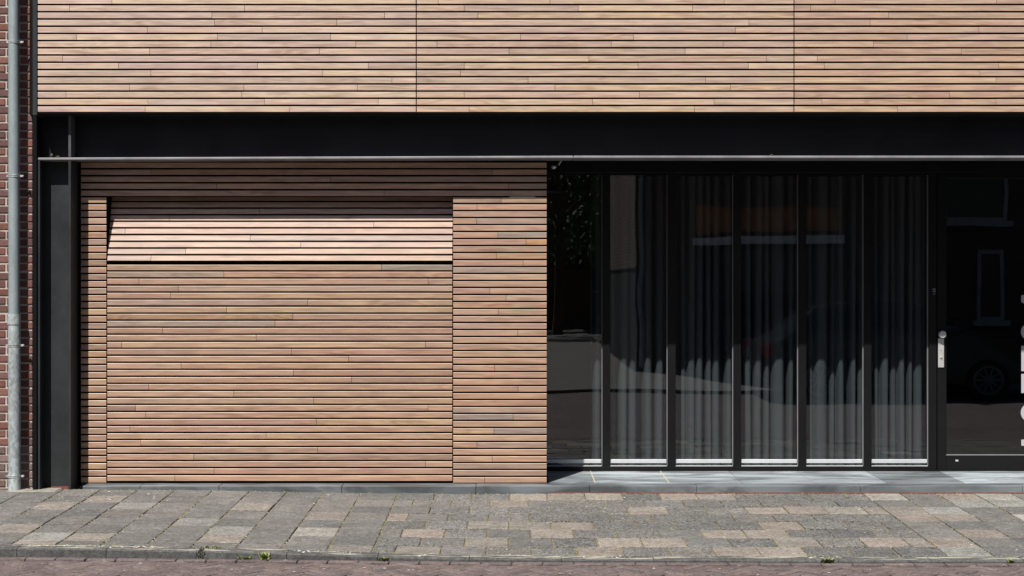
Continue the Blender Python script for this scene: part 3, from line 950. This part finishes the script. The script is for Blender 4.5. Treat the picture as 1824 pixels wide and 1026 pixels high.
MB().box(gx0+.0, gx1-.0, .0125, .05, -.05, .0).build('door_track', M['slab'], pt).color = (.12, .12, .125, 1)
# pale mortar patch at the foot of drainpipe and column
MB().box(PX(10, -.3), PX(98, -.3), -.30, -.10, -.06, -.021, .006).build('mortar_patch', M['patch'], pv)

# ------------------------------------------------------------------ weeds, moss, litter
def blade(mb, base, h, lean, az, w):
    b = Vector(base); d = Vector((math.cos(az), math.sin(az), 0)); s = Vector((-d.y, d.x, 0))*w
    p1 = b + d*lean*.4 + Vector((0, 0, h*.6)); p2 = b + d*lean + Vector((0, 0, h))
    mb.add([b-s*.6, b+s*.6, p1+s, p1-s, p2], [(0, 1, 2, 3), (3, 2, 4)])
def weed(px, py, Y, n, h, spread, label, mat='weed'):
    X = PX(px, Y)
    e = tag(empty('weed', (X, Y, PZ(py, Y))), label, 'plant', 'weeds along the kerb')
    mb = MB()
    for _ in range(n):
        a = random.uniform(0, 6.28); r = random.uniform(0, spread)
        blade(mb, (math.cos(a)*r, math.sin(a)*r*.4, -.004), h*random.uniform(.5, 1.1), random.uniform(.01, .04), random.uniform(0, 6.28), random.uniform(.003, .007))
    mb.build('leaves', M[mat], e, fix=False)
    mb = MB()
    for _ in range(max(3, n//8)):
        a = random.uniform(0, 6.28); r = random.uniform(0, spread*.4)
        mb.tube((math.cos(a)*r, math.sin(a)*r*.4, -.01), (math.cos(a)*r*1.1, math.sin(a)*r*.5, h*.5), .0015, .0008, 5)
    mb.build('stem', M['weed'], e, fix=False)
def kedge(px): 
    X = px; Y = -2.6
    for _ in range(4): Y = kerb_y(PX(px, Y)) - .012
    return Y
for px, py, n, h, sp, lab in [
        (472, 995, 60, .045, .035, 'bushy green weed with pale bloom at the foot of the kerb'),
        (438, 995, 40, .022, .05, 'flat green weed in the gutter beside the bushy one'),
        (683, 997, 26, .025, .02, 'small green weed at the kerb below the change of paving pattern'),
        (1474, 999, 60, .022, .045, 'green weed at the kerb below the right part of the glass front'),
        (1800, 1001, 20, .025, .014, 'tiny green weed at the kerb near the right edge')]:
    weed(px, py, kedge(px), n, h, sp, lab)
Yk = kerb_y(PX(358, -2.5)) - .002
e = tag(empty('weed', (PX(358, Yk), Yk, kerb_z(PX(358, Yk)))), 'green weed growing from a joint and hanging down the kerb face', 'plant', 'weeds along the kerb')
mb = MB()
for _ in range(80):
    blade(mb, (random.gauss(0, .010), random.uniform(-.004, .03), random.uniform(-.05, .006)), random.uniform(.008, .025), random.uniform(.005, .02), random.uniform(3, 6.4), .004)
for _ in range(40):
    blade(mb, (random.uniform(-.02, .10), random.uniform(.08, .14), .002), random.uniform(.008, .02), .012, random.uniform(0, 6.3), .004)
mb.build('leaves', M['weed'], e, fix=False)

moss = MB(); green = MB()
def clump(mb, X, Y, r, h):
    z = walk_z(X, Y)
    n = 6; rot = random.uniform(0, 1)
    v = [(X+math.cos(rot+6.28*i/n)*r*random.uniform(.6, 1.3), Y+math.sin(rot+6.28*i/n)*r*random.uniform(.5, 1.0), z-.004) for i in range(n)]
    v.append((X+random.gauss(0, r*.2), Y, z+h))
    mb.add(v, [(i, (i+1) % n, n) for i in range(n)])
for _ in range(2600):
    # along the joints that run towards the building
    r = random.random()
    Y = random.uniform(-2.55, YB)
    if r < .5: X = XA - T*random.randint(0, 9)
    elif r < .62: X = XB + T*random.randint(0, 3)
    else:
        row_i = int((YB-Y)/T); X = XA + T*random.randint(0, 12) + (T/2 if row_i % 2 else 0)
    dens = .5+.5*math.sin(X*3.1+Y*2.3)*math.cos(X*1.7-Y*4)
    if random.random() > .35+.5*dens: continue
    X += random.gauss(0, .004)
    if random.random() < .3:
        X = random.uniform(-1, 3.4); Y = YB - T*random.randint(1, 7) + random.gauss(0, .003)
    clump(moss if random.random() < .8 else green, X, Y, random.uniform(.003, .008), random.uniform(.001, .006))
for _ in range(1100):
    X = random.uniform(-3.8, 3.8)
    if random.random() < .55: Y = kerb_y(X)+KW+random.gauss(.004, .006)
    else: Y = YB + random.gauss(-.004, .006); 
    if random.random() > .4+.6*abs(math.sin(X*2.3)*math.cos(X*5.1)): continue
    clump(moss if random.random() < .75 else green, X, Y, random.uniform(.004, .011), random.uniform(.002, .010))
tag(moss.build('dry_moss', M['dry'], fix=False), 'dry yellowish moss in the pavement joints', 'moss', kind='stuff')
tag(green.build('green_moss', M['weed'], fix=False), 'tiny green weeds in the pavement joints', 'weeds', kind='stuff')

lit = MB()
def flake(X, Y, z, r):
    a = random.uniform(0, 6.28); n = 5
    v = [(X+math.cos(a+6.28*i/n)*r*random.uniform(.6, 1.4), Y+math.sin(a+6.28*i/n)*r*random.uniform(.5, 1), z+random.uniform(.001, .004)) for i in range(n)]
    lit.add(v, [tuple(range(n))])
for _ in range(150):
    X = random.uniform(-3.9, 3.9); Y = random.uniform(-2.5, -.2)
    if random.random() < .45: X = random.gauss(-3.3, .35); Y = random.gauss(-.55, .14)
    flake(X, Y, walk_z(X, Y)+.003, random.uniform(.004, .014))
for _ in range(50):
    X = random.uniform(-3.7, 3.7); flake(X, kerb_y(X)-random.uniform(.02, .5), ROADZ+.001, random.uniform(.004, .012))
for _ in range(900):
    X = random.uniform(-3.8, 3.8)
    if math.sin(X*4.1)+math.sin(X*9.7+1)+random.gauss(0, .6) < .2+.25*(X+2): continue
    flake(X, kerb_y(X)+KW+random.gauss(-.04, .025), kerb_z(X)+.001, random.uniform(.003, .012))
tag(lit.build('litter_flakes', M['litter'], fix=False), 'small pale petals and paper flakes scattered on the pavement', 'litter', kind='stuff')

# dead leaves lying on the beam flange
for px, w, h, lab in [(90, .020, .045, 'curled dead leaf standing on the beam flange left of the stiffener'),
                      (101, .035, .02, 'flat dead leaf lying on the beam flange next to the stiffener'),
                      (1374, .022, .018, 'single pale dead leaf on the beam flange above the glass front')]:
    X = PX(px, -.19); mb = MB()
    n = 6
    zf_ = zt + sagz(X)
    v = []
    for i in range(n):
        t = i/(n-1); ww = w*(.15+math.sin(t*math.pi))*.5
        v += [(-w/2+w*t, -ww*.6, h*math.sin(t*2.2)*.8+.001), (-w/2+w*t, ww*.6, h*math.sin(t*2.2)*.6+.002), (-w/2+w*t, 0, h*math.sin(t*2.2)*.5+.0005)]
    f = []
    for i in range(n-1):
        f += [(3*i, 3*i+3, 3*i+5, 3*i+2), (3*i+2, 3*i+5, 3*i+4, 3*i+1)]
    o = mb.add(v, f).build('dead_leaf', M['deadleaf'], None, loc=(X, -.175, zf_), fix=False)
    tag(o, lab, 'leaf', 'dead leaves on the beam')

# ------------------------------------------------------------------ across the street (seen in the glass)
op = tag(MB().box(-60, 60, -14.0, -9.6, -.4, -.095).build('far_pavement', M['opp']), kind='structure')
al = tag(MB().box(-3.2, 2.3, -60, -14.001, -.4, -.097).build('alley', M['opp']), kind='structure')
HY = -14.0
hA = tag(empty('terraced_house', (2.3, HY, 0)), 'brown brick house across the street, mirrored in the glass front', 'house')
MB().box(.1, 14, -9, 0, -.1, 9.6).build('wall', M['brickA'], hA)
MB().box(0, .099, -9, -.002, 1.83, 9.6).build('side_wall', M['brickS'], hA)
MB().box(.02, .099, -9, -.002, -.1, 1.828).build('side_base', M['tyre'], hA)
MB().box(-.15, 14.1, -9.2, .18, 9.601, 9.75).build('roof', M['tile'], hA)
def window(parent, x0, x1, z0, z1, sill=True, fr=.07, mat='offwhite'):
    w_ = MB()
    w_.box(x0, x0+fr, .004, .05, z0, z1).box(x1-fr, x1, .004, .05, z0, z1).box(x0+fr+.0005, x1-fr-.0005, .004, .05, z1-fr, z1).box(x0+fr+.0005, x1-fr-.0005, .004, .05, z0, z0+fr)
    o = w_.build('window', M[mat], parent)
    MB().box(x0+fr-.005, x1-fr+.005, .002, .02, z0+fr-.005, z1-fr+.005).build('pane', M['carglass'], o)
    if sill: MB().box(x0-.08, x1+.08, .003, .14, z0-.10, z0-.002).build('sill', M['offwhite'], o)
MB().box(1.05, 3.85, .003, .20, 2.28, 2.42).build('lintel', M['white'], hA)
MB().box(1.1, 3.8, .003, .06, 2.50, 2.95).build('panel', M['tan'], hA)
window(hA, 1.15, 3.75, .2, 2.27, False, mat='tyre')
window(hA, 6.35, 6.85, .85, 2.15)
window(hA, 5.7, 6.9, 2.7, 4.2)
window(hA, 1.3, 3.3, 3.9, 5.6); window(hA, 8.6, 10.6, .7, 2.3); window(hA, 8.6, 10.6, 3.9, 5.6)
MB().box(7.3, 8.2, .003, .06, .0, 2.2).build('front_door', M['tyre'], hA)
MB().tube((.10, .06, 0), (.10, .06, 9.5), .045, .045, 12).build('downpipe', M['zinc'], hA)
hB = tag(empty('corner_house', (-3.2, HY, 0)), 'red brick house on the other side of the alley behind the viewer', 'house')
MB().box(-14, 0, -9, 0, -.1, 7.2).build('wall', M['brickB'], hB)
MB().box(-14.1, .15, -9.2, .18, 7.201, 7.4).build('roof', M['tile'], hB)
for xw in (-12, -8.5, -4.5):
    window(hB, xw, xw+2, .8, 2.4); window(hB, xw, xw+2, 3.8, 5.4)
# fence along the alley end
fn = tag(empty('garden_fence', (-3.2, -33, -.03)), 'wooden garden fence closing the alley behind the viewer', 'fence')
for i in range(22):
    MB().box(.26*i, .26*i+.25, -.02, .0, 0, 1.9).build('board', M['bark'], fn)
MB().box(0, 5.72, -.06, -.021, .4, .5).build('rail', M['bark'], fn)
MB().box(2.6, 2.72, .001, .12, 0, 2.3).build('post', M['white'], fn)

hC = tag(empty('sky_blocker', (0, -46, 0)), 'added tall dark brick block hiding the sky far behind the viewer', 'building')  # added to keep bright sky out of the alley reflection
MB().box(-16, 20, -10, 0, -.1, 12).build('wall', M['brickA'], hC)
MB().box(-16.2, 20.2, -10.2, .2, 12.001, 12.3).build('roof', M['tile'], hC)
for xw in (-9, -4, 1, 6, 11):
    window(hC, xw, xw+2.4, 1.0, 3.0, mat='tyre'); window(hC, xw, xw+2.4, 5.0, 7.0, mat='tyre')
def tree(X, Y, h, rx, seed, label, n=3200):
    rng = random.Random(seed)
    t = tag(empty('leafy_tree', (X, Y, -.05)), label, 'tree', 'trees behind the viewer')
    mb = MB().tube((0, 0, 0), (.1, 0, h*.5), .16, .10, 10)
    for k in range(7):
        a = rng.uniform(0, 6.28)
        mb.tube((.08, 0, h*rng.uniform(.3, .5)), (math.cos(a)*rx*.6, math.sin(a)*rx*.6, h*rng.uniform(.55, .85)), .06, .02, 7)
    mb.build('trunk', M['bark'], t)
    cl_ = [(rng.gauss(0, rx*.45), rng.gauss(0, rx*.45), h*rng.uniform(.35, .95), rng.uniform(.25, .5)*rx) for _ in range(22)]
    mb = MB()
    for _ in range(n):
        cx, cy, cz, cr_ = rng.choice(cl_)
        d = Vector((rng.gauss(0, 1), rng.gauss(0, 1), rng.gauss(0, 1))).normalized() * cr_ * rng.random()**.4
        p = Vector((cx, cy, cz)) + d
        u = Vector((rng.gauss(0, 1), rng.gauss(0, 1), rng.gauss(0, 1))).normalized(); w = u.orthogonal().normalized()
        s = rng.uniform(.06, .13)
        mb.add([p-u*s, p+w*s*.5, p+u*s, p-w*s*.5], [(0, 1, 2, 3)])
    mb.build('crown', M['leaf'], t, fix=False)
tree(1.3, -30, 7, 2.0, 3, 'tall leafy tree at the end of the alley behind the viewer')
tree(-1.5, -36, 8, 2.6, 5, 'broad leafy tree beyond the garden fence behind the viewer')
tree(3.2, -38, 9, 2.8, 8, 'highest leafy tree behind the brown brick house')

# parked car across the street
def car(X, Y, label):
    c = tag(empty('parked_car', (X, Y, -.145)), label, 'car')
    prof = [(-2.1, .35), (-2.12, .62), (-2.0, .82), (-1.72, .95), (-1.25, 1.38), (-.55, 1.47), (.25, 1.42), (.95, 1.0), (1.75, .86), (2.08, .66), (2.12, .35), (1.75, .24), (-1.75, .24)]
    def wid(z): return .84 if z < .9 else .84 - (z-.9)*.42
    n = len(prof)
    v = [(x, -wid(z), z) for x, z in prof] + [(x, wid(z), z) for x, z in prof]
    # inner body with a rounded shoulder
    f = [tuple(range(n)), tuple(range(2*n-1, n-1, -1))] + [(i, n+i, n+(i+1) % n, (i+1) % n) for i in range(n)]
    MB().add(v, f).build('body', M['carpaint'], c)
    for s in (-1, 1):
        for pts in ([(-1.5, .98), (-1.15, 1.32), (-.55, 1.40), (-.5, .98)], [(-.42, .98), (-.47, 1.40), (.2, 1.36), (.8, .99)]):
            v = []
            for x, z in pts: v.append((x, s*(wid(z)+.004), z))
            for x, z in pts: v.append((x, s*(wid(z)-.02), z))
            k = len(pts)
            MB().add(v, [tuple(range(k)), tuple(range(2*k-1, k-1, -1))] + [(i, (i+1) % k, k+(i+1) % k, k+i) for i in range(k)]).build('window', M['carglass'], c)
        for wx in (-1.26, 1.24):
            w_ = MB().tube((wx, s*.68, .31), (wx, s*.87, .31), .31, .31, 28).build('wheel', M['tyre'], c, smooth=True)
            rim = MB()
            for q in range(10):
                a = 6.283*q/10
                rim.tube((wx, s*.875, .31), (wx+math.cos(a)*.2, s*.878, .31+math.sin(a)*.2), .018, .012, 6)
            n2 = 28
            for q in range(n2):
                a, b = 6.283*q/n2, 6.283*(q+1)/n2
                rim.add([(wx+math.cos(t)*r, s*.873, .31+math.sin(t)*r) for t, r in ((a, .19), (b, .19), (b, .225), (a, .225))], [(0, 1, 2, 3)])
            rim.build('rim', M['gasket'], w_)
        MB().box(-2.11, -1.93, s*.845-.03, s*.845, .62, .84, .01).build('tail_light', M['red'], c)
        MB().box(1.85, 2.06, s*.845-.03, s*.845, .58, .74, .01).build('headlight', M['alubar'], c)
        MB().box(.62, .78, s*.86, s*1.0, .98, 1.1, .02).build('mirror', M['carpaint'], c)
car(5.78, -9.0, 'dark car parked across the street, mirrored in the glass front')
